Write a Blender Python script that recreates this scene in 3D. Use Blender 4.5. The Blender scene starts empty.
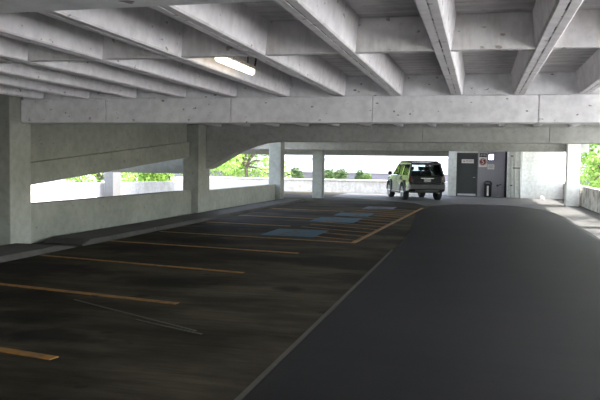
import bpy, bmesh, math, random
from mathutils import Vector, Matrix
random.seed(7)
C = bpy.data.collections.new('garage'); bpy.context.scene.collection.children.link(C)
sc = bpy.context.scene

# ------------------------------------------------------------------ camera
F = 695.0; H = 1.6
v1 = Vector((179, -34, F)).normalized(); v2 = Vector((2710, 76, -F)).normalized()
xr = (v2 - v2.dot(v1) * v1).normalized()
dn = v1.cross(xr)
if dn.y < 0: dn = -dn
W = Matrix((xr, v1, -dn))                       # camera (x right, y down, z fwd) -> world
right, up, back = W @ Vector((1, 0, 0)), W @ Vector((0, -1, 0)), W @ Vector((0, 0, -1))
cd = bpy.data.cameras.new('camera'); cam = bpy.data.objects.new('camera', cd); C.objects.link(cam)
M = Matrix((right, up, back)).transposed().to_4x4(); M.translation = Vector((0, 0, H)); cam.matrix_world = M
cd.sensor_width = 36; cd.lens = F / 600 * 36; cd.clip_end = 500
sc.camera = cam

# ------------------------------------------------------------------ materials
def new(name):
    m = bpy.data.materials.new(name); m.use_nodes = True
    nt = m.node_tree; b = nt.nodes['Principled BSDF']; return m, nt, b
def N(nt, t, **k):
    n = nt.nodes.new(t)
    for a, v in k.items(): setattr(n, a, v)
    return n
def ramp(nt, fac, stops):
    r = N(nt, 'ShaderNodeValToRGB'); e = r.color_ramp.elements
    while len(e) < len(stops): e.new(.5)
    for i, (p, c) in enumerate(stops):
        e[i].position = p; e[i].color = (*c, 1) if len(c) == 3 else c
    nt.links.new(fac, r.inputs[0]); return r.outputs[0]
def noise(nt, scale, sx=(1, 1, 1), detail=4, rough=.55, off=0):
    g = N(nt, 'ShaderNodeNewGeometry'); mp = N(nt, 'ShaderNodeMapping')
    mp.inputs['Scale'].default_value = sx; mp.inputs['Location'].default_value = (off, off * .7, off * .3)
    nt.links.new(g.outputs['Position'], mp.inputs[0])
    n = N(nt, 'ShaderNodeTexNoise'); n.inputs['Scale'].default_value = scale
    n.inputs['Detail'].default_value = detail; n.inputs['Roughness'].default_value = rough
    nt.links.new(mp.outputs[0], n.inputs[0]); return n.outputs['Fac']
def mix(nt, fac, a, b, mode='MIX'):
    m = N(nt, 'ShaderNodeMix', data_type='RGBA', blend_type=mode)
    for s, v in ((m.inputs[0], fac), (m.inputs[6], a), (m.inputs[7], b)):
        if hasattr(v, 'links') or hasattr(v, 'is_output'): nt.links.new(v, s)
        elif isinstance(v, (int, float)): s.default_value = v
        else: s.default_value = (*v, 1)
    return m.outputs[2]
def bump(nt, b, h, st=.2, d=.01):
    n = N(nt, 'ShaderNodeBump'); n.inputs['Strength'].default_value = st; n.inputs['Distance'].default_value = d
    nt.links.new(h, n.inputs['Height']); nt.links.new(n.outputs[0], b.inputs['Normal'])
def concrete(name, a, b_, pits=.5, streak=0, stain=(.12, .1, .08), rough=.85, big=.9, board=0):
    m, nt, b = new(name)
    c = ramp(nt, noise(nt, big, detail=6), [(.3, a), (.7, b_)])
    f = noise(nt, 7, detail=5, off=3); c = mix(nt, .35, c, ramp(nt, f, [(.35, (.55,) * 3), (.6, (1,) * 3)]), 'MULTIPLY')
    if pits:
        p = ramp(nt, noise(nt, 9, (1, 1, 1.7), 2, .4, 9), [(.70, (0,) * 3), (.735, (pits,) * 3)])
        c = mix(nt, p, c, stain)
    if streak:
        s1 = noise(nt, 5, (1.5, 1.5, .22), 5, .7, 5); s2 = noise(nt, 2.2, (1, 1, 1.3), 3, .6, 15)
        s = ramp(nt, mix(nt, .5, s1, s2), [(.47, (0,) * 3), (.6, (streak,) * 3)])
        c = mix(nt, s, c, stain)
    if board:
        s = ramp(nt, noise(nt, 3, (.15, 3, 9), 3, .5, 2), [(.4, (.8,) * 3), (.6, (1,) * 3)]); c = mix(nt, board, c, s, 'MULTIPLY')
    nt.links.new(c, b.inputs['Base Color']); b.inputs['Roughness'].default_value = rough
    bump(nt, b, noise(nt, 30, detail=3), .25, .01); return m
def plain(name, c, rough=.5, metal=0, emit=None, es=0, var=.12, scale=12, coat=0):
    m, nt, b = new(name)
    k = ramp(nt, noise(nt, scale), [(.3, tuple(x * (1 - var) for x in c)), (.7, tuple(min(1, x * (1 + var)) for x in c))])
    nt.links.new(k, b.inputs['Base Color'])
    b.inputs['Roughness'].default_value = rough; b.inputs['Metallic'].default_value = metal
    if coat: b.inputs['Coat Weight'].default_value = coat; b.inputs['Coat Roughness'].default_value = .05
    if emit: b.inputs['Emission Color'].default_value = (*emit, 1); b.inputs['Emission Strength'].default_value = es
    return m
def glass(name, tint, gloss=.25):
    m, nt, b = new(name); nt.nodes.remove(b)
    t = N(nt, 'ShaderNodeBsdfTransparent'); t.inputs[0].default_value = (*tint, 1)
    g = N(nt, 'ShaderNodeBsdfGlossy'); g.inputs['Roughness'].default_value = .03
    fr = N(nt, 'ShaderNodeLayerWeight'); fr.inputs[0].default_value = .12
    mx = N(nt, 'ShaderNodeMixShader'); nt.links.new(fr.outputs['Fresnel'], mx.inputs[0]); nt.links.new(t.outputs[0], mx.inputs[1]); nt.links.new(g.outputs[0], mx.inputs[2])
    nt.links.new(mx.outputs[0], nt.nodes['Material Output'].inputs[0]); return m

WHITE = concrete('painted_white_concrete', (.76, .76, .78), (.88, .88, .89), .8)
JOIST = concrete('painted_joist_concrete', (.70, .68, .70), (.84, .82, .83), .6)
DIAPH = concrete('painted_rib_concrete', (.76, .74, .74), (.88, .86, .85), .75, big=1.6, streak=.35, stain=(.30, .27, .24))
DECK = concrete('board_marked_soffit', (.68, .66, .67), (.80, .78, .78), .3, board=1.0)
GREY = concrete('grey_green_concrete', (.17, .178, .155), (.25, .258, .225), .8)
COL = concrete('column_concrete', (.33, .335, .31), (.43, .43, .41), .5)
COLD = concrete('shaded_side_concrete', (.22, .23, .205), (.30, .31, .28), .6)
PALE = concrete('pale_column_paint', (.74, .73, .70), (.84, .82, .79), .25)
STAINW = concrete('weathered_parapet', (.55, .53, .48), (.72, .70, .66), .6, .75, (.09, .075, .05))
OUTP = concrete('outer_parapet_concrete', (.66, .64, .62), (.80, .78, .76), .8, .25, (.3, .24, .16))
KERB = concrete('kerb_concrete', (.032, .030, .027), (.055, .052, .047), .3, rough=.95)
CUT = plain('dark_joint_sealant', (.10, .095, .09), .8)
PIT, _nt, _b = new('flaking_pale_sealant')
_nt.links.new(ramp(_nt, noise(_nt, 3, (.3, 1.6, .3), 4, .7), [(.47, (.05, .045, .04)), (.53, (.62, .61, .58))]), _b.inputs['Base Color'])
YEL = None
STAINS = [(-6.4, 8.9, 1.3, .75), (-6.0, 11.6, 1.0, .8), (-4.4, 6.15, .45, .35), (-3.9, 8.5, .8, .45), (-5.6, 13.2, 1.1, .8), (-3.7, 5.5, .6, .3), (-4.4, 5.4, .5, .4), (-2.3, 8.5, .25, .2), (-6.1, 15.7, 1.0, .7), (-6.0, 18.3, 1.0, .8), (-5.2, 21.5, 1.2, .9), (-5.0, 7.1, .8, .35)]
def stain_ramp(nt, v):
    mr = N(nt, 'ShaderNodeMapRange', interpolation_type='SMOOTHSTEP'); nt.links.new(v, mr.inputs[0])
    mr.inputs[1].default_value = 1.45; mr.inputs[2].default_value = 2.25; mr.inputs[3].default_value = .8; mr.inputs[4].default_value = 0
    return mr.outputs[0]
def floor_mat():
    m, nt, b = new('stained_deck_concrete')
    c = ramp(nt, noise(nt, .55, (1, 2.2, 1), 6, .6), [(.40, (.023, .019, .012)), (.60, (.060, .050, .033))])
    g = ramp(nt, noise(nt, 3, (.3, 4, 1), 6, .75, 2), [(.35, (.6,) * 3), (.62, (1.2,) * 3)]); c = mix(nt, .8, c, g, 'MULTIPLY')
    o = ramp(nt, noise(nt, .42, (.55, 1.3, 1), 3, .5, 11), [(.53, (0,) * 3), (.63, (.85,) * 3)]); c = mix(nt, o, c, (.010, .009, .007))
    sp = ramp(nt, noise(nt, 2.6, (1, 1, 1), 2, .5, 31), [(.68, (0,) * 3), (.73, (.7,) * 3)]); c = mix(nt, sp, c, (.010, .009, .007))
    g_ = N(nt, 'ShaderNodeNewGeometry'); wob = noise(nt, 2.2, (1, 1, 1), 4, .6, 21)
    for (sx, sy, rx, ry) in STAINS:
        vm = N(nt, 'ShaderNodeVectorMath', operation='SUBTRACT'); vm.inputs[1].default_value = (sx, sy, 0); nt.links.new(g_.outputs['Position'], vm.inputs[0])
        vs = N(nt, 'ShaderNodeVectorMath', operation='MULTIPLY'); vs.inputs[1].default_value = (1 / rx, 1 / ry, 0); nt.links.new(vm.outputs[0], vs.inputs[0])
        vl = N(nt, 'ShaderNodeVectorMath', operation='LENGTH'); nt.links.new(vs.outputs[0], vl.inputs[0])
        ma = N(nt, 'ShaderNodeMath', operation='MULTIPLY_ADD'); ma.inputs[1].default_value = 2.2; nt.links.new(wob, ma.inputs[0]); nt.links.new(vl.outputs['Value'], ma.inputs[2])
        c = mix(nt, stain_ramp(nt, ma.outputs[0]), c, (.009, .008, .007))
    nt.links.new(c, b.inputs['Base Color']); b.inputs['Roughness'].default_value = .85
    b.inputs['Specular IOR Level'].default_value = .08
    bump(nt, b, noise(nt, 14, (.6, 6, 1), 4), .4, .008); return m
def lane_mat():
    m, nt, b = new('dark_lane_asphalt')
    c = ramp(nt, noise(nt, .5, detail=6), [(.3, (.0085, .0084, .0085)), (.7, (.0148, .0146, .0147))])
    c = mix(nt, .8, c, ramp(nt, noise(nt, 1.6, (.35, 1.5, 1), 6, .7, 8), [(.3, (.72,) * 3), (.7, (1.25,) * 3)]), 'MULTIPLY')
    c = mix(nt, .5, c, ramp(nt, noise(nt, 60, detail=2), [(.3, (.7,) * 3), (.7, (1.3,) * 3)]), 'MULTIPLY')
    nt.links.new(c, b.inputs['Base Color']); b.inputs['Roughness'].default_value = .6; b.inputs['Specular IOR Level'].default_value = .15
    bump(nt, b, noise(nt, 90, detail=2), .4, .004); return m
FLOOR = floor_mat(); LANE = lane_mat()
WALK = concrete('pale_walk_concrete', (.045, .043, .041), (.078, .074, .069), .3)
def paintmat(name, c, worn=.55):
    m, nt, b = new(name)
    w = ramp(nt, noise(nt, 6, (1, 1, 1), 6, .75, 4), [(worn - .1, (0,) * 3), (worn + .08, (1,) * 3)])
    nt.links.new(mix(nt, w, c, (.034, .030, .023)), b.inputs['Base Color']); b.inputs['Roughness'].default_value = .7; return m
YEL = paintmat('worn_orange_paint', (.23, .105, .012), .58)
YELO = paintmat('faint_old_paint', (.046, .034, .017), .45)
BLUE = paintmat('worn_blue_paint', (.004, .060, .105), .64)
BLUE2 = paintmat('pale_blue_paint', (.07, .085, .13), .56)
WPAINT = paintmat('worn_white_paint', (.08, .085, .09), .5)

# ------------------------------------------------------------------ mesh helpers
def box(bm, x0, x1, y0, y1, z0, z1):
    v = [bm.verts.new(p) for p in ((x0,y0,z0),(x1,y0,z0),(x1,y1,z0),(x0,y1,z0),(x0,y0,z1),(x1,y0,z1),(x1,y1,z1),(x0,y1,z1))]
    for f in ((3,2,1,0),(4,5,6,7),(0,1,5,4),(1,2,6,5),(2,3,7,6),(3,0,4,7)): bm.faces.new([v[i] for i in f])
    return v
def hexa(bm, b4, t4):
    v = [bm.verts.new(p) for p in list(b4) + list(t4)]
    for f in ((3,2,1,0),(4,5,6,7),(0,1,5,4),(1,2,6,5),(2,3,7,6),(3,0,4,7)): bm.faces.new([v[i] for i in f])
def prism(bm, pts, a0, a1, axis):
    """closed polygon pts (2-D) extruded along axis between a0 and a1"""
    def P(p, a): return {'x': (a, p[0], p[1]), 'y': (p[0], a, p[1]), 'z': (p[0], p[1], a)}[axis]
    A = [bm.verts.new(P(p, a0)) for p in pts]; B = [bm.verts.new(P(p, a1)) for p in pts]; n = len(pts)
    bm.faces.new(A[::-1]); bm.faces.new(B)
    for i in range(n): bm.faces.new((A[i], A[(i+1) % n], B[(i+1) % n], B[i]))
def tube(bm, pts, r, seg=8):
    pts = [Vector(p) for p in pts]; rings = []
    for i, p in enumerate(pts):
        d = (pts[min(i+1, len(pts)-1)] - pts[max(i-1, 0)]).normalized()
        a = d.cross(Vector((0, 0, 1)) if abs(d.z) < .9 else Vector((1, 0, 0))).normalized(); b = d.cross(a)
        rr = r[i] if isinstance(r, (list, tuple)) else r
        rings.append([bm.verts.new(p + rr * (a * math.cos(t) + b * math.sin(t))) for t in [2 * math.pi * k / seg for k in range(seg)]])
    for A, B in zip(rings, rings[1:]):
        for k in range(seg): bm.faces.new((A[k], A[(k+1) % seg], B[(k+1) % seg], B[k]))
    bm.faces.new(rings[0][::-1]); bm.faces.new(rings[-1])
def lathe(bm, prof, axis='z', c=(0, 0, 0), seg=24):
    rings = []
    for r, h in prof:
        ring = []
        for k in range(seg):
            t = 2 * math.pi * k / seg; u, w = r * math.cos(t), r * math.sin(t)
            p = (u, w, h) if axis == 'z' else (u, h, w)
            ring.append(bm.verts.new((p[0] + c[0], p[1] + c[1], p[2] + c[2])))
        rings.append(ring)
    for A, B in zip(rings, rings[1:]):
        for k in range(seg): bm.faces.new((A[k], A[(k+1) % seg], B[(k+1) % seg], B[k]))
    bm.faces.new(rings[0][::-1]); bm.faces.new(rings[-1])
def obj(name, bm, mat, parent=None, bevel=0, smooth=False, seg=2):
    bmesh.ops.recalc_face_normals(bm, faces=bm.faces[:])
    me = bpy.data.meshes.new(name); bm.to_mesh(me); bm.free()
    me.materials.append(mat)
    if smooth:
        for p in me.polygons: p.use_smooth = True
    o = bpy.data.objects.new(name, me); C.objects.link(o)
    if parent: o.parent = parent
    if bevel:
        md = o.modifiers.new('bevel', 'BEVEL'); md.width = bevel; md.segments = seg; md.limit_method = 'ANGLE'; md.angle_limit = math.radians(35)
    return o
def B(): return bmesh.new()
def bx(name, mat, dims, parent=None, bevel=0):
    bm = B(); box(bm, *dims); return obj(name, bm, mat, parent, bevel)
def tag(o, label, cat, group=None):
    o['label'] = label; o['category'] = cat
    if group: o['group'] = group
    return o
def struct(o): o['kind'] = 'structure'; return o
def thing(name, label, cat, loc=(0, 0, 0), rz=0, group=None):
    o = bpy.data.objects.new(name, None); C.objects.link(o); o.location = loc; o.rotation_euler = (0, 0, rz); o.empty_display_size = .3
    return tag(o, label, cat, group)
def recentre(o):
    """move a mesh object's origin to the middle of its base"""
    me = o.data; xs = [v.co for v in me.vertices]
    c = Vector(((min(v.x for v in xs) + max(v.x for v in xs)) / 2, (min(v.y for v in xs) + max(v.y for v in xs)) / 2, min(v.z for v in xs)))
    me.transform(Matrix.Translation(-c)); o.location = c; return o
def text(s, size, mat, name, loc, parent, rot=(math.pi / 2, 0, 0), ext=.003, wide=1):
    cu = bpy.data.curves.new(name, 'FONT'); cu.body = s; cu.size = size; cu.align_x = 'CENTER'; cu.align_y = 'CENTER'; cu.extrude = ext
    t = bpy.data.objects.new(name, cu); C.objects.link(t)
    dg = bpy.context.evaluated_depsgraph_get(); me = bpy.data.meshes.new_from_object(t.evaluated_get(dg))
    bpy.data.objects.remove(t); me.materials.clear(); me.materials.append(mat)
    o = bpy.data.objects.new(name, me); C.objects.link(o); o.location = loc; o.rotation_euler = rot; o.scale = (wide, 1, 1)
    o.parent = parent; return o

# ------------------------------------------------------------------ floor, lane, outside ground
ZB, ZS, ZD = 2.24, 2.67, 3.0        # cross beam soffit, joist soffit, deck soffit
BY = [-6.7, 2.1, 10.9, 19.7, 30.95, 36.4]
FX0, FX1 = -16.2, 4.4
fl = struct(bx('floor', FLOOR, (FX0, FX1, -9, 38.6, -.3, 0)))
bm = B()
lane_pts = [(-1.5, -9), (-1.5, 14), (-1.56, 17), (-1.8, 20.5), (-2.02, 24), (-1.9, 26.2), (-1.45, 28), (-.6, 29.3), (.6, 29.4), (1.5, 28.8), (2.15, 27.4), (2.5, 25.8), (2.66, 23), (2.66, -9)]
prism(bm, lane_pts, 0, .006, 'z'); struct(obj('lane_asphalt', bm, LANE))
# concrete walk beyond and beside the lane (shares the lane's curved end)
bm = B(); prism(bm, [(2.72, -9), (4.1, -9), (4.1, 38.2), (-7.0, 38.2), (-7.0, 33.5), (-2.6, 29.5), (-1.95, 27.5), (-1.5, 28.5), (-.6, 29.6), (.6, 29.7), (1.55, 29.1), (2.2, 27.6), (2.58, 25.8), (2.72, 23)], .0, .004, 'z')
struct(obj('walkway_strip', bm, WALK))
def strip(name, a, b, w, mat, z=.008, sheared=True):
    """painted line from a to b, width w"""
    a, b = Vector((*a, 0)), Vector((*b, 0)); d = (b - a).normalized(); n = Vector((-d.y, d.x, 0)) * w / 2
    bm = B(); prism(bm, [tuple((p).xy) for p in (a - n, b - n, b + n, a + n)], 0.001, z, 'z'); return obj(name, bm, mat, fl)
for i, (a, b) in enumerate([((-7.05, 5.5), (-3.27, 4.86)), ((-7.05, 7.78), (-3.25, 7.17)), ((-7.05, 10.12), (-3.27, 9.5)), ((-7.05, 12.42), (-3.07, 11.9)), ((-7.0, 14.5), (-2.46, 13.9)), ((-7.0, 17.3), (-4.6, 17.0)), ((-7, 19.9), (-4.5, 19.6)), ((-7, 23.4), (-4.4, 23.1))]):
    strip('parking_line', a, b, .10, YEL)
strip('aisle_border_line', (-2.44, 13.85), (-2.0, 26.2), .10, YEL)
strip('edge_reflection_line', (2.69, -9), (2.69, 23), .04, WPAINT); strip('door_line', (-1.2, 30.6), (.45, 30.2), .12, YEL)  # pale strip on the lane's right edge paints in reflected sky
strip('faded_line', (-4.45, 7.0), (-2.55, 6.05), .035, YELO); strip('faded_line', (-3.3, 6.3), (-2.45, 5.95), .035, YELO); pass; strip('joint_line', (-1.53, 1), (-1.53, 13), .05, paintmat('pale_gutter_edge', (.046, .042, .033), .5), .004)
for k in range(13):
    y = 14.5 + k * .85; x1 = -2.48 + (y - 13.9) * .036
    strip('hatch_stripe', (x1 - 1.9, y + .75), (x1, y - .15), .065, YEL)
def wheelchair(px, py, s, bg, parent):
    g = bx('accessible_symbol', bg, (px - .75 * s, px + .75 * s, py - .95 * s, py + .95 * s, .001, .010), parent)
    bm = B(); lines = []
    def ln(a, b, w=.09):
        a, b = Vector((*a, 0)), Vector((*b, 0)); d = (b - a).normalized(); n = Vector((-d.y, d.x, 0)) * w / 2
        prism(bm, [tuple((Vector((px, py, 0)) + q * s).xy) for q in (a - n, b - n, b + n, a + n)], .010, .014, 'z')
    arc = [(.02 + .36 * math.cos(t), -.3 + .36 * math.sin(t)) for t in [math.radians(d) for d in range(110, 380, 18)]]
    for a, b in zip(arc, arc[1:]): ln(a, b)
    ln((-.1, .4), (-.06, -.12)); ln((-.08, .15), (.28, .15)); ln((-.06, -.12), (.3, -.12)); ln((.3, -.12), (.45, -.55)); ln((.45, -.52), (.58, -.48))
    prism(bm, [(px + s * (-.12 + .11 * math.cos(t)), py + s * (.58 + .11 * math.sin(t))) for t in [k * math.pi / 5 for k in range(10)]], .010, .014, 'z')
    obj('wheelchair_mark', bm, WPAINT, g)
for (x, y, s, m_) in ((-4.05, 15.4, .82, BLUE), (-3.9, 19.4, .82, BLUE), (-3.8, 21.7, .72, BLUE), (-3.5, 25.5, .72, BLUE2)): wheelchair(x, y, s, m_, fl)

GROUND = concrete('outside_paving', (.34, .33, .31), (.46, .45, .42), 0)
gm = B(); box(gm, -70, 60, -40, 110, -1.7, -1.5); struct(obj('ground', gm, GROUND))
struct(bx('bounce_pavement', concrete('bounce_concrete', (.5,.49,.46), (.62,.61,.58), 0), (4.6, 60, -40, 34, -1.499, -.35)))  # pale raised ground added to bounce sunlight up to the ceiling

# ------------------------------------------------------------------ ceiling deck, joists, ribs, cross beams
struct(bx('ceiling', DECK, (-8.7, 4.5, -9, 36.4, ZD, ZD + .22)))
struct(bx('ceiling_ramp', DECK, (-15.9, -8.72, 29, 36.4, ZD, ZD + .22)))
struct(bx('ceiling_stair_lobby', DECK, (-1.6, 4.5, 36.42, 39, ZD, ZD + .22)))
def joist_bm(y0, y1):
    bm = B(); b, t, g = .085, .12, .007; h = ZD - ZS
    prism(bm, [(-t, h), (-b, .015), (-b + .015, 0), (-g, 0), (-g, .03), (g, .03), (g, 0), (b - .015, 0), (b, .015), (t, h)], y0, y1, 'y')
    return bm
ordn = ['first','second','third','fourth','fifth','sixth','seventh','eighth','ninth','tenth','eleventh','twelfth','thirteenth','fourteenth','fifteenth','sixteenth']
JX = [-.36 + .905 * k for k in range(-8, 5)]
bays = [(0, None), (1, None), (2, None), (3, None)]
bayname = {1: ('nearest bay, reaching toward the first cross beam', 'joists in front of the nearest cross beam'),
           2: ('bay just beyond the nearest cross beam', 'joists between first and second cross beams'),
           3: ('bay beyond the second cross beam', 'joists between second and third cross beams'),
           4: ('farthest bay above the parked car', 'joists beyond the third cross beam')}
for bi in (1, 2, 3, 4):
    y0, y1 = BY[bi] + .02 + (.58 if bi else 0), BY[bi + 1] - .02
    if bi == 1: y0 = 2.72
    if bi == 4: y1 = 36.0
    src = None
    for ji, x in enumerate(JX):
        if src is None:
            src = recentre(obj('ceiling_joist', joist_bm(y0, y1), JOIST)); o = src; o.location.z = ZS
        else:
            o = src.copy(); C.objects.link(o)
        o.location.x = x
        if bi == 1 and ji > 10: lab = f'ceiling joist of the nearest bay, outside the frame, {ordn[ji-11]} past the right edge'
        elif bi == 1: lab = f'white grooved ceiling joist meeting the nearest cross beam, {ordn[10-ji]} from the right edge'
        else: lab = f'white concrete ceiling joist in {bayname[bi][0]}'
        tag(o, lab, 'ceiling joist', bayname[bi][1])
# flaking sealant line in each joist groove of the nearest bays is part of the joist look: thin strips
nb = [o for o in C.objects if o.name.startswith('ceiling_joist') and o.get('group') in (bayname[1][1],)]
src = None
for o in nb:
    if src is None:
        bm = B(); box(bm, -.0065, .0065, -4.05, 4.05, .004, .012)
        src = obj('groove_sealant', bm, PIT, o); src['label'] = 'pale flaking sealant in groove'
    else:
        c = src.copy(); C.objects.link(c); c.parent = o
for bi, yc in ((1, 6.72), (2, 15.5), (3, 25.2), (4, 33.8)):
    bm = B(); prism(bm, [(yc - .05, ZS + .005), (yc + .05, ZS + .005), (yc + .075, ZD - .006), (yc - .075, ZD - .006)], -8.3, 4.4, 'x')
    o = recentre(obj('cross_rib', bm, DIAPH))
    tag(o, ['thin white cross rib through the joists, nearest, above the fixture', 'thin cross rib hidden behind nearest cross beam', 'thin cross rib beyond the second cross beam', 'thin cross rib above the parked car'][bi - 1], 'ceiling rib')
def cross_beam(y, x0, x1, th, label, mat, joints, haunch=None, step=.06, z0=ZB, z1=ZS):
    bm = B(); xs = [x0] + joints + [x1]; g = .004
    for a, b in zip(xs, xs[1:]):
        pts = [(a + g, z0), (b - g, z0), (b - g, z1), (a + g, z1)]
        if haunch and a == x0: pts = [p for p in haunch] + [(b - g, z0), (b - g, z1), (a + g, z1)]
        prism(bm, pts, y, y + th, 'y')
    box(bm, x0, x1, y + step, y + th, z1, ZD - .002)         # upper web, set back behind the ledge
    if not haunch: box(bm, x0 + .02, x1 - .02, y + .03, y + th - .03, z0 + .01, z1)
    o = recentre(obj('cross_beam', bm, mat, bevel=.012)); return tag(o, label, 'ceiling beam')
cross_beam(BY[2], -8.0, 4.4, .42, 'nearest white concrete cross beam spanning the whole photo width', WHITE, [-6.3, -4.0, -1.65, .83, 3.2], z0=2.255)
hn = [(-8.0, 1.38), (-7.75, 1.50), (-7.35, 1.74), (-7.0, 1.93), (-6.6, 2.09), (-6.2, 2.20), (-5.8, ZB)]
cross_beam(BY[3], -8.0, 4.4, .58, 'second cross beam, with curved haunch at the middle left column', COL, [-1.55, 1.8], hn)
cross_beam(BY[4], -15.9, 4.4, .5, 'third grey cross beam, in front of the parked car', COL, [-3.2, .9])
cross_beam(BY[1], -8.0, 4.4, .58, 'cross beam overhead at the camera, out of view', WHITE, [-4.0, 0])
o = tag(recentre(bx('edge_beam', COLD, (-15.9, -1.5, 36.02, 36.38, 2.06, ZD), None, .01)), 'grey edge beam along the far opening, above the car', 'ceiling beam')

# ------------------------------------------------------------------ columns
def column(x0, x1, y0, y1, z1, mat, label, z0=0, bv=.02):
    return tag(recentre(bx('concrete_column', mat, (x0, x1, y0, y1, z0, z1), None, bv)), label, 'column')
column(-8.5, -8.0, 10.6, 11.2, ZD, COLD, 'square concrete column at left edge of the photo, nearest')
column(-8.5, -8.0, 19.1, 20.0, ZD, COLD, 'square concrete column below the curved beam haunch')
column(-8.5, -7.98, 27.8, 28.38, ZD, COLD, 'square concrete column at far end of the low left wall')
column(-7.5, -7.03, 31.47, 31.95, ZD, COLD, 'slim concrete column standing free before the far parapet')
column(3.50, 4.0, 30.35, 30.92, ZD, PALE, 'pale cream column at right beside the stained parapet')
column(3.65, 4.1, 19.7, 20.3, ZD, PALE, 'right side column outside the frame, second bay')
column(3.65, 4.1, 10.9, 11.5, ZD, PALE, 'right side column outside the frame, first bay')
column(3.65, 4.1, 2.1, 2.7, ZD, PALE, 'right side column outside the frame, beside the camera')
column(-15.69, -15.25, 27.0, 27.7, 2.6, plain('shade_tone_column', (.10, .10, .10), .8), 'column of outer ramp seen through the left opening')  # column's shaded front put into one dark colour

# ------------------------------------------------------------------ parapets and walls
def parapet(x0, x1, y0, y1, z1, mat, label, name='parapet'):
    return tag(recentre(bx(name, mat, (x0, x1, y0, y1, 0, z1), None, .012)), label, 'parapet')
parapet(-8.45, -8.2, 11.22, 19.08, .76, GREY, 'low concrete wall between the two nearest left columns')
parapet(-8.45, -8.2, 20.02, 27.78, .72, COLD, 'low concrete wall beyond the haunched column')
tag(recentre(bx('edge_beam', PALE, (4.12, 4.4, -8.9, 36.3, 2.68, ZD - .01), None, .01)), 'unseen pale edge beam added over the right side opening', 'ceiling beam')  # added out of sight to cut the sun patch on the floor
parapet(4.12, 4.4, -8.9, 38.2, .82, STAINW, 'stained low concrete wall along the right side')
bm = B(); box(bm, -16.1, -1.62, 38.2, 38.45, 0, .66); box(bm, -16.1, -1.62, 38.16, 38.49, .66, .74)
tag(recentre(obj('parapet', bm, OUTP, bevel=.01)), 'sunlit far parapet behind the parked car', 'parapet')
bm = B(); hexa(bm, [(-16.2, 20.3, 0), (-15.95, 20.3, 0), (-15.95, 38.1, 0), (-16.2, 38.1, 0)], [(-16.2, 20.3, .73), (-15.95, 20.3, .73), (-15.95, 38.1, .48), (-16.2, 38.1, .48)])
tag(recentre(obj('parapet', bm, OUTP, bevel=.01)), 'sunlit outer parapet seen through the left openings', 'parapet')
struct(bx('wall_rear_light_block', GREY, (-8.45, -3.5, -9.2, -9, 0, ZD)))  # unseen wall added to block light from behind, left open at right
struct(bx('wall_left', GREY, (-8.45, -8.27, -9, 10.58, 0, ZD)))
# ramp spandrel: recessed upper panel and a thicker sloping band below it
def zb(y): return 1.08 + (y - 11.2) * .0835
bm = B(); prism(bm, [(11.22, zb(11.22) + .4), (19.08, zb(19.08) + .44), (19.08, ZD - .01), (11.22, ZD - .01)], -8.46, -8.36, 'x')
sp = obj('ramp_spandrel', bm, GREY); tag(sp, 'grey concrete ramp side with sloping lower edge, above the low left wall', 'ramp')
bm = B(); prism(bm, [(11.22, zb(11.22)), (19.08, zb(19.08)), (19.08, zb(19.08) + .45), (11.22, zb(11.22) + .43)], -8.5, -8.28, 'x')
obj('sloping_band', bm, GREY, sp, .01)
bm = B(); prism(bm, [(3, zb(3) + .15), (19.0, zb(19.0) + .15), (19.0, zb(19.0) + .35), (3, zb(3) + .35)], -15.9, -8.52, 'x')
struct(obj('ramp_deck', bm, GREY))
tag(recentre(bx('ramp_beam', GREY, (-15.9, -8.52, 19.6, 20.1, 1.24, 2.5), None, .01)), 'dark ramp beam between the left columns, behind sloping band', 'ceiling beam')

# kerbs along the left wall
# keep clear of columns: columns face at -8.0, kerb starts just inside it
def kerb_in(y0, y1, label):
    bm = B(); p0 = [(-7.97, 0), (-7.12, 0), (-7.15, .09), (-7.25, .105), (-7.97, .105)]
    secs = [(y0, .3), (y0 + .3, 1), (y1 - .6, 1), (y1, .15)]; rings = []
    for y, k in secs: rings.append([bm.verts.new((x, y, z * k)) for x, z in p0])
    for A, Bq in zip(rings, rings[1:]):
        for i in range(5): bm.faces.new((A[i], A[(i+1) % 5], Bq[(i+1) % 5], Bq[i]))
    bm.faces.new(rings[0][::-1]); bm.faces.new(rings[-1])
    tag(recentre(obj('kerb', bm, KERB)), label, 'kerb')
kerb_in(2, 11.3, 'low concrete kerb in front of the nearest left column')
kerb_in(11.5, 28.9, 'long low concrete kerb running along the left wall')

# ------------------------------------------------------------------ stair lobby at the far end
WP = concrete('white_block_wall', (.82, .82, .82), (.90, .90, .89), .15)
WG = plain('lilac_grey_wall', (.33, .32, .355), .8, scale=20); WL = concrete('pale_pilaster', (.6, .61, .6), (.7, .71, .69), .3)
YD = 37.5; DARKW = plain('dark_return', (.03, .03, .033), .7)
struct(bx('wall_back', WG, (-.06, 1.36, YD, YD + .2, 0, ZD)))
struct(bx('wall_back_lintel', WL, (-1.14, -.06, YD, YD + .13, 2.28, ZD)))
struct(bx('wall_back_door_recess', WG, (-1.2, -.0, YD + .21, YD + .3, 0, ZD)))
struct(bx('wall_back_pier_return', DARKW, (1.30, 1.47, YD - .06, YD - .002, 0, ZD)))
struct(bx('trim_1', WL, (-1.58, -1.14, YD - .12, YD + .3, 0, ZD)))
struct(bx('wall_back_white', WP, (2.12, 4.1, 36.9, 37.1, 0, ZD)))
struct(bx('wall_end', WP, (4.13, 4.38, 37.15, 38.9, .83, ZD)))
bm = B(); box(bm, 1.40, 2.12, 36.7, 37.6, 0, ZD); pier = tag(recentre(obj('wall_pier', bm, WL, bevel=.015)), 'pale wall pier with vertical pipes beside the white wall', 'pier')
PIPE = plain('painted_pipe', (.52, .53, .52), .5); DARKM = plain('dark_metal', (.03, .03, .033), .5)
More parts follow.
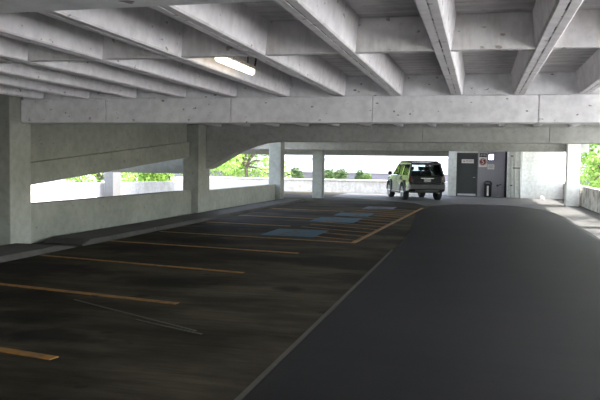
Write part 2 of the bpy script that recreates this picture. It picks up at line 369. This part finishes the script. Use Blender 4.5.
o = thing('wall_conduit', 'thin vertical conduit pipes on the pale pier', 'pipe', (1.6, 36.66, 0))
for dx in (0, .17, .42):
    bm = B(); tube(bm, [(dx, 0, 0), (dx, 0, ZD - .02)], .022); obj('pipe', bm, PIPE, o, smooth=True)
for z in (.62, 2.1):
    bm = B(); box(bm, -.06, .06, -.03, .03, z, z + .05); obj('clamp', bm, DARKM, o)
bm = B(); box(bm, .06, .4, -.035, .0, 1.50, 1.55); obj('dark_bracket', bm, DARKM, o, .008)
# door
d = thing('steel_door', 'dark grey steel stair door with a small white sign', 'door', (-.6, YD + .06, 0))
DOORM = plain('charcoal_door_paint', (.045, .05, .055), .45, var=.08); FRM = plain('door_frame_paint', (.07, .07, .075), .5)
bm = B(); box(bm, -.49, .49, -.03, .03, .02, 2.22); leaf = obj('door_leaf', bm, DOORM, d, .006)
bm = B(); box(bm, -.54, -.495, -.06, .06, 0, 2.27); box(bm, .495, .54, -.06, .06, 0, 2.27); box(bm, -.495, .495, -.06, .06, 2.225, 2.27); obj('door_frame', bm, FRM, d)
bx('kick_plate', plain('brushed_kick_plate', (.55, .54, .62), .35, .6), (-.46, .46, -.042, -.03, .04, .14), d, .003)
bm = B(); tube(bm, [(.42, -.03, 1.0), (.42, -.09, 1.0), (.30, -.09, 1.0)], .012); obj('door_handle', bm, plain('steel', (.5, .5, .5), .3, 1), d, smooth=True)
SIGNW = plain('sign_white', (.72, .70, .68), .5, var=.03); RED = plain('sign_red', (.20, .008, .014), .45, var=.05); BLK = plain('sign_black', (.012, .012, .015), .45); GTX = plain('sign_grey_text', (.14, .14, .15), .5)
s = thing('stair_sign', 'white sign with red arrow fixed on the grey door', 'sign', (-.58, YD + .018, 1.84))
bx('sign_panel', SIGNW, (-.31, .31, -.008, .008, -.10, .10), s)
bm = B(); prism(bm, [(-.25, -.012), (-.19, -.012), (-.19, -.04), (-.13, 0), (-.19, .04), (-.19, .012), (-.25, .012)], -.012, -.008, 'y'); obj('red_arrow', bm, RED, s)
text('STAIRS', .13, GTX, 'sign_text', (.10, -.010, 0), s)
# level sign
s = thing('level_sign', 'white wall sign with black header and red disc, right of the door', 'sign', (.19, YD - .012, 1.55))
bx('sign_panel', SIGNW, (-.21, .21, -.01, .01, 0, .74), s)
bx('black_header', BLK, (-.19, .19, -.016, -.0101, .52, .72), s); text('LEVEL', .14, SIGNW, 'header_text', (0, -.017, .62), s)
bm = B(); lathe(bm, [(.185, 0), (.185, .006)], 'y', (0, -.0165, .27), 32); obj('red_disc', bm, RED, s)
bm = B()
for k in range(32):
    t0, t1 = 2 * math.pi * k / 32, 2 * math.pi * (k + 1) / 32
    prism(bm, [(r * math.cos(t), .27 + r * math.sin(t)) for r, t in ((.150, t0), (.165, t0), (.165, t1), (.150, t1))], -.0195, -.017, 'y')
obj('white_ring', bm, SIGNW, s); text('5', .31, SIGNW, 'disc_numeral', (0, -.018, .27), s, wide=1.1)
s = thing('notice_sign', 'small white notice below the lit wall lamp', 'sign', (.60, YD - .012, 1.44))
bx('sign_panel', SIGNW, (-.17, .17, -.008, .008, 0, .26), s)
for z in (.06, .12, .2): bx('text_line', GTX, (-.13, .13, -.011, -.0081, z, z + .02), s)
# lit wall lamp
s = thing('wall_lamp', 'square lit wall lamp glowing pale violet above the small notice', 'lamp', (.60, YD - .01, 1.90))
bm = B(); box(bm, -.15, .15, -.06, .005, 0, .34); obj('lamp_housing', bm, FRM, s, .01)
bx('lamp_lens', plain('lit_violet_lens', (.9, .88, 1), .4, 0, (.72, .66, 1.0), 16), (-.105, .105, -.075, -.0601, .045, .30), s, .004)
# litter bin
s = thing('litter_bin', 'black round litter bin standing against the lilac-grey wall', 'bin', (.47, YD - .26, .004))
BINM = plain('black_bin_plastic', (.012, .012, .013), .3)
bm = B(); lathe(bm, [(.17, 0), (.19, .03), (.195, .62), (.2, .64)]); obj('bin_body', bm, BINM, s, smooth=True)
bm = B(); lathe(bm, [(.21, .64), (.21, .70), (.19, .78), (.12, .83), (.02, .85)]); obj('bin_dome', bm, BINM, s, smooth=True)
bx('pale_highlight', SIGNW, (-.045, .045, -.202, -.196, .08, .58), s); bx('bin_flap', plain('grey_flap', (.1, .1, .1), .3), (-.09, .09, -.214, -.19, .70, .76), s)  # pale upright strip paints the highlight on the bin body
o = thing('hose_bracket', 'small dark pipe stub on the wall beside the bin', 'pipe', (.95, YD - .01, .6))
bm = B(); tube(bm, [(.0, 0, 0), (0, -.12, 0), (.12, -.12, .05), (.2, -.12, .06)], .018); obj('stub', bm, DARKM, o, smooth=True)
bm = B(); lathe(bm, [(.05, -.01), (.05, .005)], 'y', (0, 0, 0), 12); obj('flange', bm, DARKM, o)
o = thing('rubble_block', 'small white block on the floor below the white wall', 'block', (3.05, 36.0, .004)); bm = B(); hexa(bm, [(-.11, -.08, 0), (.12, -.09, 0), (.1, .09, 0), (-.1, .08, 0)], [(-.07, -.05, .16), (.08, -.06, .13), (.07, .05, .14), (-.06, .06, .17)]); obj('block', bm, WP, o, .01)

# ------------------------------------------------------------------ fluorescent ceiling fixture
s = thing('fluorescent_fixture', 'lit fluorescent tube fixture hanging between ceiling joists', 'ceiling light', (-2.76, 7.66, 2.745))
bm = B(); box(bm, -.05, .05, -.60, .66, .01, .05); obj('housing', bm, plain('grey_housing', (.45, .44, .42), .5), s, .01)
def capsule(bm, y0, y1, r, z):
    tube(bm, [(0, y0, z), (0, y0 + .02, z), (0, y1 - .02, z), (0, y1, z)], [r * .6, r, r, r * .6], 14)
bm = B(); capsule(bm, -.56, .62, .042, -.02); obj('diffuser', bm, plain('lit_diffuser', (1, .95, .88), .4, 0, (1, .86, .66), 1.7), s, smooth=True)
CL = plain('brass_clip', (.45, .32, .14), .4, .6)
for y in (-.5, -.2, .1, .4, .60):
    bm = B(); box(bm, -.052, .052, y - .02, y + .02, .005, .04); obj('clip', bm, CL, s, .006)
for y in (-.45, .45):
    bm = B(); tube(bm, [(0, y, .05), (0, y, .253)], .008, 6); obj('hanger', bm, DARKM, s)
bm = B(); tube(bm, [(.0, .60, .04), (.0, .72, .06), (.03, .72, .253)], .012, 6); obj('cable', bm, DARKM, s)

# ------------------------------------------------------------------ parked car
def car():
    PNT = plain('dark_metallic_paint', (.022, .023, .025), .22, .55, coat=.8, var=.03); TRIM = plain('black_trim', (.012, .012, .012), .55)
    SIDELIT = plain('side_reflection_paint', (.05, .052, .054), .4, .3, coat=.15, var=.03)  # lighter copy of the body paint, reflected light put into the side
    TIRE = plain('tyre_rubber', (.012, .012, .012), .85); RIM = plain('alloy_rim', (.62, .62, .64), .3, .8)
    GL = glass('tinted_car_glass', (.80, .84, .84)); SEAT = plain('seat_fabric', (.02, .02, .022), .8); TL = plain('red_tail_lens', (.07, .012, .012), .15, coat=1)
    CHR = plain('chrome', (.3, .3, .3), .3, 1); PLT = plain('plate_white', (.3, .3, .3), .5)
    t = thing('parked_car', 'dark sport utility vehicle parked facing the far parapet', 'car')
    # local frame: +y forward, rear bumper at y = -1.05 (rear axle at origin), z up
    def arch(cx, r=.47, n=12): return [(cx + r * math.cos(a), .40 + r * math.sin(a)) for a in [math.radians(-6 + (192) * k / n) for k in range(n + 1)]]
    prof = [(-1.0, .46), (-1.02, .80), (-.97, .86), (-.93, 1.16), (2.45, 1.18), (2.60, 1.17), (3.45, 1.06), (3.66, .96), (3.74, .78), (3.72, .42), (3.55, .36)]
    prof += arch(2.79)                       # runs front -> rear
    prof += [(2.79 - .50, .34), (.52, .34)]
    prof += arch(0)
    prof += [(-.60, .42)]
    bm = B()
    W_, n = .92, len(prof)
    secs = [(-W_, 1), (-W_ + .001, 1)]
    xs = [-.93, -.5, .5, .93]
    prism(bm, prof, -.90, .90, 'x')
    for v in bm.verts:                        # side panels lean in slightly to the belt line and toward the ends
        k = 1 - .05 * max(0, v.co.z - .7) / .45
        if v.co.y > 2.9: k *= 1 - .09 * ((v.co.y - 2.9) / .85) ** 2
        if v.co.y < -.6: k *= 1 - .05 * ((-.6 - v.co.y) / .42)
        v.co.x *= k
    obj('body', bm, PNT, t, .045, seg=3)
    # flared arches
    for s in (-1, 1):
        for cy in (0, 2.79):
            bm = B(); a = [(math.cos(r), math.sin(r)) for r in [math.radians(d) for d in range(0, 181, 15)]]
            pts = [(cy + .54 * c, .40 + .54 * q) for c, q in a] + [(cy + .46 * c, .40 + .46 * q) for c, q in a[::-1]]
            prism(bm, pts, s * .86, s * .945, 'x'); obj('wheel_arch', bm, SIDELIT if s < 0 else PNT, t, .015)
        # doors (slightly proud panels with gaps)
        for (a, b_) in ((.56, 1.32), (1.345, 2.20)):
            bm = B(); z0, z1 = .42, 1.14
            hexa(bm, [(s * .89, a, z0), (s * .91, a, z0), (s * .91, b_, z0), (s * .89, b_, z0)], [(s * .84, a, z1), (s * .872, a, z1), (s * .872, b_, z1), (s * .84, b_, z1)])
            dr = obj('door_panel', bm, SIDELIT, t, .01); bx('door_handle', TRIM, (s * .885 - .02, s * .885 + .02, b_ - (.75 if b_ < 2 else .83) + .04, b_ - (.75 if b_ < 2 else .83) + .2, .98, 1.01), dr, .005)
        bm = B(); hexa(bm, [(s * .88, .5, .30), (s * .95, .5, .30), (s * .95, 2.25, .30), (s * .88, 2.25, .30)], [(s * .88, .5, .37), (s * .95, .5, .37), (s * .95, 2.25, .37), (s * .88, 2.25, .37)]); obj('side_step', bm, TRIM, t, .015)
        # mirror
        bm = B(); box(bm, min(s * .92, s * 1.12), max(s * .92, s * 1.12), 2.12, 2.24, 1.16, 1.34); obj('wing_mirror', bm, TRIM, t, .04)
        # pillars
        def q(name, pb, pt_, wb, wt, mat, th=.05, zb_=1.15, zt_=1.70, xb=.845, xt=.70):
            bm = B(); hexa(bm, [(s * (xb - th), pb - wb, zb_), (s * xb, pb - wb, zb_), (s * xb, pb + wb, zb_), (s * (xb - th), pb + wb, zb_)], [(s * (xt - th), pt_ - wt, zt_), (s * xt, pt_ - wt, zt_), (s * xt, pt_ + wt, zt_), (s * (xt - th), pt_ + wt, zt_)]); return obj(name, bm, mat, t, .008)
        q('pillar', -.80, -.66, .13, .10, PNT); q('pillar', .42, .40, .09, .07, PNT); q('pillar', 1.33, 1.26, .035, .035, TRIM); q('pillar', 2.38, 1.72, .05, .05, PNT)
        for (b0, b1, t0, t1) in ((-.67, .33, -.56, .33), (.51, 1.295, .47, 1.225), (1.365, 2.33, 1.295, 1.67)):
            bm = B(); hexa(bm, [(s * .815, b0, 1.16), (s * .82, b0, 1.16), (s * .82, b1, 1.16), (s * .815, b1, 1.16)], [(s * .678, t0, 1.69), (s * .683, t0, 1.69), (s * .683, t1, 1.69), (s * .678, t1, 1.69)]); obj('side_window', bm, GL, t)
        # tail light, roof rail
        bm = B(); hexa(bm, [(s * .70, -1.0, .88), (s * .885, -.985, .88), (s * .885, -.82, .88), (s * .70, -.82, .88)], [(s * .72, -.965, 1.14), (s * .845, -.95, 1.14), (s * .845, -.8, 1.14), (s * .72, -.8, 1.14)]); tl = obj('tail_light', bm, TL, t, .012)
        bm = B(); tube(bm, [(s * .64, -.5, 1.77), (s * .64, -.42, 1.80), (s * .64, 1.35, 1.81), (s * .64, 1.5, 1.77)], .035, 8); obj('roof_rail', bm, TRIM, t, smooth=True)
        bm = B(); lathe(bm, [(.05, -.02), (.05, .02)], 'y', (s * .5, 3.66, .86), 12); 
        bm.free(); bm = B(); box(bm, min(s * .5, s * .8), max(s * .5, s * .8), 3.55, 3.72, .82, .98); obj('headlight', bm, CHR, t, .03)
        for cy in (0, 2.79):
            w = bpy.data.objects.new('wheel', None); C.objects.link(w); w.parent = t; w.location = (s * .80, cy, .385)
            def lx(prof):
                bm = B(); lathe(bm, prof, 'y', (0, 0, 0), 28)
                for v in bm.verts: v.co = Vector((v.co.y * s, v.co.x, v.co.z))
                return bm
            obj('tyre', lx([(.25, -.12), (.35, -.13), (.38, -.10), (.388, 0), (.38, .10), (.35, .13), (.25, .12)]), TIRE, w, smooth=True)
            bm = lx([(.22, .06), (.25, .125), (.255, .13), (.24, .09), (.23, .07)]);
            for k in range(6):
                a = 2 * math.pi * k / 6
                for off in (-.1, .1):
                    d0 = Vector((0, math.cos(a + off * .6), math.sin(a + off * .6))); 
                    tube(bm, [Vector((s * .11, 0, 0)) + d0 * .04, Vector((s * .105, 0, 0)) + d0 * .24], .022, 6)
            obj('rim', bm, RIM, w); obj('hub_cap', lx([(.06, .1), (.06, .13), (.04, .135)]), RIM, w)
    # roof
    bm = B(); prof_r = [(-.80, 1.70), (-.74, 1.76), (0, 1.79), (1.2, 1.78), (1.74, 1.72), (1.76, 1.69), (-.78, 1.68)]
    prism(bm, prof_r, -.71, .71, 'x'); obj('roof', bm, PNT, t, .03)
    bm = B(); prism(bm, [(-.98, 1.66), (-.95, 1.70), (-.72, 1.745), (-.72, 1.69)], -.66, .66, 'x'); obj('rear_spoiler', bm, PNT, t, .015)
    for y in (-.1, 1.0):
        bm = B(); tube(bm, [(-.62, y, 1.82), (.62, y, 1.82)], .03, 8); obj('cross_bar', bm, TRIM, t)
        for s in (-1, 1): bx('bar_foot', TRIM, (s * .64 - .04, s * .64 + .04, y - .06, y + .06, 1.79, 1.85), t, .01)
    bm = B(); hexa(bm, [(-.74, -.93, 1.17), (.74, -.93, 1.17), (.74, -.92, 1.17), (-.74, -.92, 1.17)], [(-.62, -.76, 1.67), (.62, -.76, 1.67), (.62, -.75, 1.67), (-.62, -.75, 1.67)]); rw = obj('rear_window', bm, GL, t)
    bm = B(); tube(bm, [(.05, -.96, 1.18), (-.38, -.93, 1.26)], .012, 6); obj('rear_wiper', bm, TRIM, t)
    bm = B(); hexa(bm, [(-.76, 2.43, 1.17), (.76, 2.43, 1.17), (.76, 2.44, 1.17), (-.76, 2.44, 1.17)], [(-.62, 1.76, 1.69), (.62, 1.76, 1.69), (.62, 1.77, 1.69), (-.62, 1.77, 1.69)]); obj('windscreen', bm, GL, t)
    # tailgate, bumper, plate
    bm = B(); hexa(bm, [(-.68, -1.035, .80), (.68, -1.035, .80), (.68, -.95, .80), (-.68, -.95, .80)], [(-.68, -.955, 1.15), (.68, -.955, 1.15), (.68, -.90, 1.15), (-.68, -.90, 1.15)]); tg = obj('tailgate', bm, PNT, t, .02)
    bm = B(); box(bm, -.30, .30, -1.05, -1.0, 1.03, 1.06); obj('chrome_strip', bm, CHR, tg)
    bm = B(); box(bm, -.16, .16, -1.055, -1.02, .88, 1.0); obj('licence_plate', bm, PLT, tg)
    bm = B(); prism(bm, [(-.88, -.94), (-.82, -1.10), (.82, -1.10), (.88, -.94)], .52, .78, 'z'); obj('rear_bumper', bm, PNT, t, .03)
    bm = B(); box(bm, -.55, .55, -1.09, -.95, .42, .52); obj('tow_valance', bm, TRIM, t, .02)
    bm = B(); tube(bm, [(.55, -1.05, .36), (.55, -.6, .38)], .035, 10); obj('exhaust_pipe', bm, CHR, t)
    bm = B(); box(bm, -.7, .7, -.7, 3.4, .36, .5); obj('underbody', bm, TRIM, t)
    for x in (-.36, .36):
        for y in (.55, 1.45):
            bm = B(); box(bm, x - .24, x + .24, y - .08, y + .08, 1.17, 1.38); box(bm, x - .12, x + .12, y - .05, y + .05, 1.40, 1.58); box(bm, x - .05, x + .05, y - .02, y + .02, 1.37, 1.41); obj('seat', bm, SEAT, t, .03)
    return t
cr = car(); cr.scale = (.965,) * 3; cr.location = (-2.55, 32.35, .004); cr.rotation_euler = (0, 0, math.radians(20))

# ------------------------------------------------------------------ outside: trees, shrubs, buildings
def leafmat(name, a, b_):
    m, nt, b = new(name)
    c = ramp(nt, noise(nt, 2.5, detail=3), [(.35, a), (.65, b_)]); nt.links.new(c, b.inputs['Base Color']); b.inputs['Roughness'].default_value = .55
    tr = N(nt, 'ShaderNodeBsdfTranslucent'); nt.links.new(c, tr.inputs[0]); ad = N(nt, 'ShaderNodeMixShader'); ad.inputs[0].default_value = .4
    nt.links.new(b.outputs[0], ad.inputs[1]); nt.links.new(tr.outputs[0], ad.inputs[2]); nt.links.new(ad.outputs[0], nt.nodes['Material Output'].inputs[0]); return m
LF = leafmat('spring_leaves', (.13, .24, .035), (.27, .40, .08)); LF2 = leafmat('dark_shrub_leaves', (.03, .06, .02), (.09, .14, .04)); BARK = plain('bark', (.09, .07, .055), .9)
def crown(bm, n, rx, rz, cz, leaf, clumps=14):
    cs = []
    for _ in range(clumps):
        a, e = random.uniform(0, 6.28), random.uniform(-.9, 1.2); r = random.uniform(.35, .85)
        cs.append((Vector((rx * r * math.cos(a) * math.cos(e), rx * r * math.sin(a) * math.cos(e), cz + rz * r * math.sin(e))), random.uniform(.28, .5)))
    for i in range(n):
        c, k = random.choice(cs); v = Vector((random.gauss(0, 1), random.gauss(0, 1), random.gauss(0, 1))).normalized() * random.random() ** .4
        p = c + Vector((v.x * rx, v.y * rx, v.z * rz)) * k
        d = Vector((random.gauss(0, 1), random.gauss(0, 1), random.gauss(0, .6))).normalized(); e = d.cross(Vector((random.gauss(0, 1), random.gauss(0, 1), random.gauss(0, 1)))).normalized()
        l = leaf * random.uniform(.7, 1.3)
        vs = [bm.verts.new(p + x) for x in (-d * l, e * l * .45, d * l, -e * l * .45)]; bm.faces.new(vs)
    return cs
def tree(x, y, z, h, rx, label, leaf=.16, n=5000, mat=LF, cat='tree', name='leafy_tree', rz=None, sparse=False):
    t = thing(name, label, cat, (x, y, z)); rz = rz or h * .5; cz = h - rz
    bm = B(); cs = crown(bm, n, rx, rz, cz, leaf); obj('foliage', bm, mat, t)
    bm = B(); tube(bm, [(0, 0, 0), (.08, .02, h * .2), (0, 0, h * .4), (.05, .1, cz + rz * .3)], [h * .018, h * .014, h * .011, h * .004], 8)
    for c, k in cs[:8]: tube(bm, [(0, 0, h * .3), tuple(Vector((c.x * .5, c.y * .5, (h * .3 + c.z) / 2 + .2))), tuple(c)], [h * .012, h * .008, h * .003], 6)
    obj('trunk', bm, BARK, t, smooth=True); return t
G = -1.5
tree(-17.8, 52, G, 9.5, 4.4, 'tall bright green tree seen under the curved beam haunch', .15, 9000)
tree(-26.4, 50, G, 8, 4.0, 'broad green tree seen just right of the dark ramp column', .15, 6000)
tree(-22.4, 38, G, 6, 2.6, 'small green tree seen just left of the dark ramp column', .13, 6000)
tree(-20.6, 44, G, 6.5, 3.0, 'green tree seen just left of the haunched column', .14, 6500)
tree(7.9, 30.5, G, 11.5, 2.9, 'tree behind the right parapet, outside the frame beside the pale column', .10, 9000)
tree(10.2, 50, G, 10, 3.0, 'tree far behind the right parapet, just outside the frame', .14, 7000)
def shrub(x, y, h, rx, label, n=6500): return tree(x, y, G, h, rx, label, .10, n, LF2, 'shrub', 'dark_shrub', rz=h * .5)
tree(6.9, 41.5, G, 9, 2.3, 'green tree seen just right of the pale right column', .11, 8000)
shrub(-14.5, 55.5, 2.55, 1.0, 'dark shrub before white building, left of slim column'); shrub(-11.7, 55.5, 2.9, 1.7, 'dark shrub before white building, just right of slim column')
shrub(-8.9, 55.5, 2.5, 0.9, 'dark shrub before white building, nearest the grey panel')

BW = plain('white_facade', (.60, .60, .62), .8, var=.04); BG = plain('lilac_grey_panel', (.13, .12, .14), .7); BGL = plain('blue_window_glass', (.12, .2, .3), .1, var=.1)
t = thing('white_building', 'long white building across the street behind the car', 'building', (-6, 60, G))
bm = B(); box(bm, -22, 26, 0, 14, 0, 1.7); box(bm, -22, 26, 0, 14, 2.35, 9); obj('facade', bm, BW, t)
bm = B(); box(bm, -22, 26, .25, 13, 1.7, 2.35); obj('recessed_grey_band', bm, BG, t)
for z in (4.0, 6.4): bx('ledge', BW, (-22, 26, -.25, 0, z, z + .18), t)
for x in (1.2, 4.9, 9, 13): bx('band_post', BW, (x - .1, x + .1, .02, .25, 1.7, 2.35), t)
for i in range(6):
    x = 5.6 + i * 3; bx('window', BGL, (x, x + 1.4, -.02, .03, 2.6, 3.5), t)
bx('lilac_ledge', plain('lilac_ledge_paint', (.30, .28, .32), .7), (-10, 9, -.4, -.01, 3.5, 3.62), t)
t = thing('grey_building', 'distant grey building at far left beyond the outer parapet', 'building', (-42.3, 60, G))
bm = B(); box(bm, -6, 4, 0, 8, 0, 9); obj('facade', bm, plain('grey_facade', (.42, .42, .44), .8), t)
for i in range(5):
    for z in (2.2, 4.6): bx('window', BGL, (-5.4 + i * 1.9, -4.3 + i * 1.9, -.03, .02, z, z + 1.3), t)
for i in range(3):
    bx('window', BGL, (3.98, 4.03, .8 + i * 2.3, 2.0 + i * 2.3, 2.2, 3.5), t)

tree(8.2, 24, G, 11, 2.6, 'tree beside the right parapet, outside the frame and nearer the camera', .13, 2600)  # this and the next tree added out of view to dapple the sun
tree(8.6, 18, G, 11, 2.6, 'tree beside the right parapet, out of view beyond the frame', .13, 3200)
# ------------------------------------------------------------------ light
SUN = Vector((.562, .10, .819)).normalized()
sl = bpy.data.lights.new('sun', 'SUN'); sl.energy = 9; sl.angle = .009; sl.color = (1, .97, .92)
so = bpy.data.objects.new('sun', sl); C.objects.link(so); so.rotation_euler = SUN.to_track_quat('Z', 'Y').to_euler()
w = bpy.data.worlds.new('sky'); sc.world = w; w.use_nodes = True; nt = w.node_tree
bg = nt.nodes['Background']; sk = nt.nodes.new('ShaderNodeTexSky'); sk.sky_type = 'NISHITA'; sk.sun_disc = False
sk.sun_elevation = math.radians(55); sk.sun_rotation = math.atan2(SUN.x, SUN.y); sk.air_density = 1; sk.dust_density = 2
hs = nt.nodes.new('ShaderNodeHueSaturation'); hs.inputs['Saturation'].default_value = .55; nt.links.new(sk.outputs[0], hs.inputs['Color'])
nt.links.new(hs.outputs[0], bg.inputs[0]); bg.inputs[1].default_value = .9
sc.view_settings.view_transform = 'Standard'; sc.view_settings.look = 'None'; sc.view_settings.gamma = 1; sc.view_settings.use_curve_mapping = False
sc.view_settings.exposure = 1.25
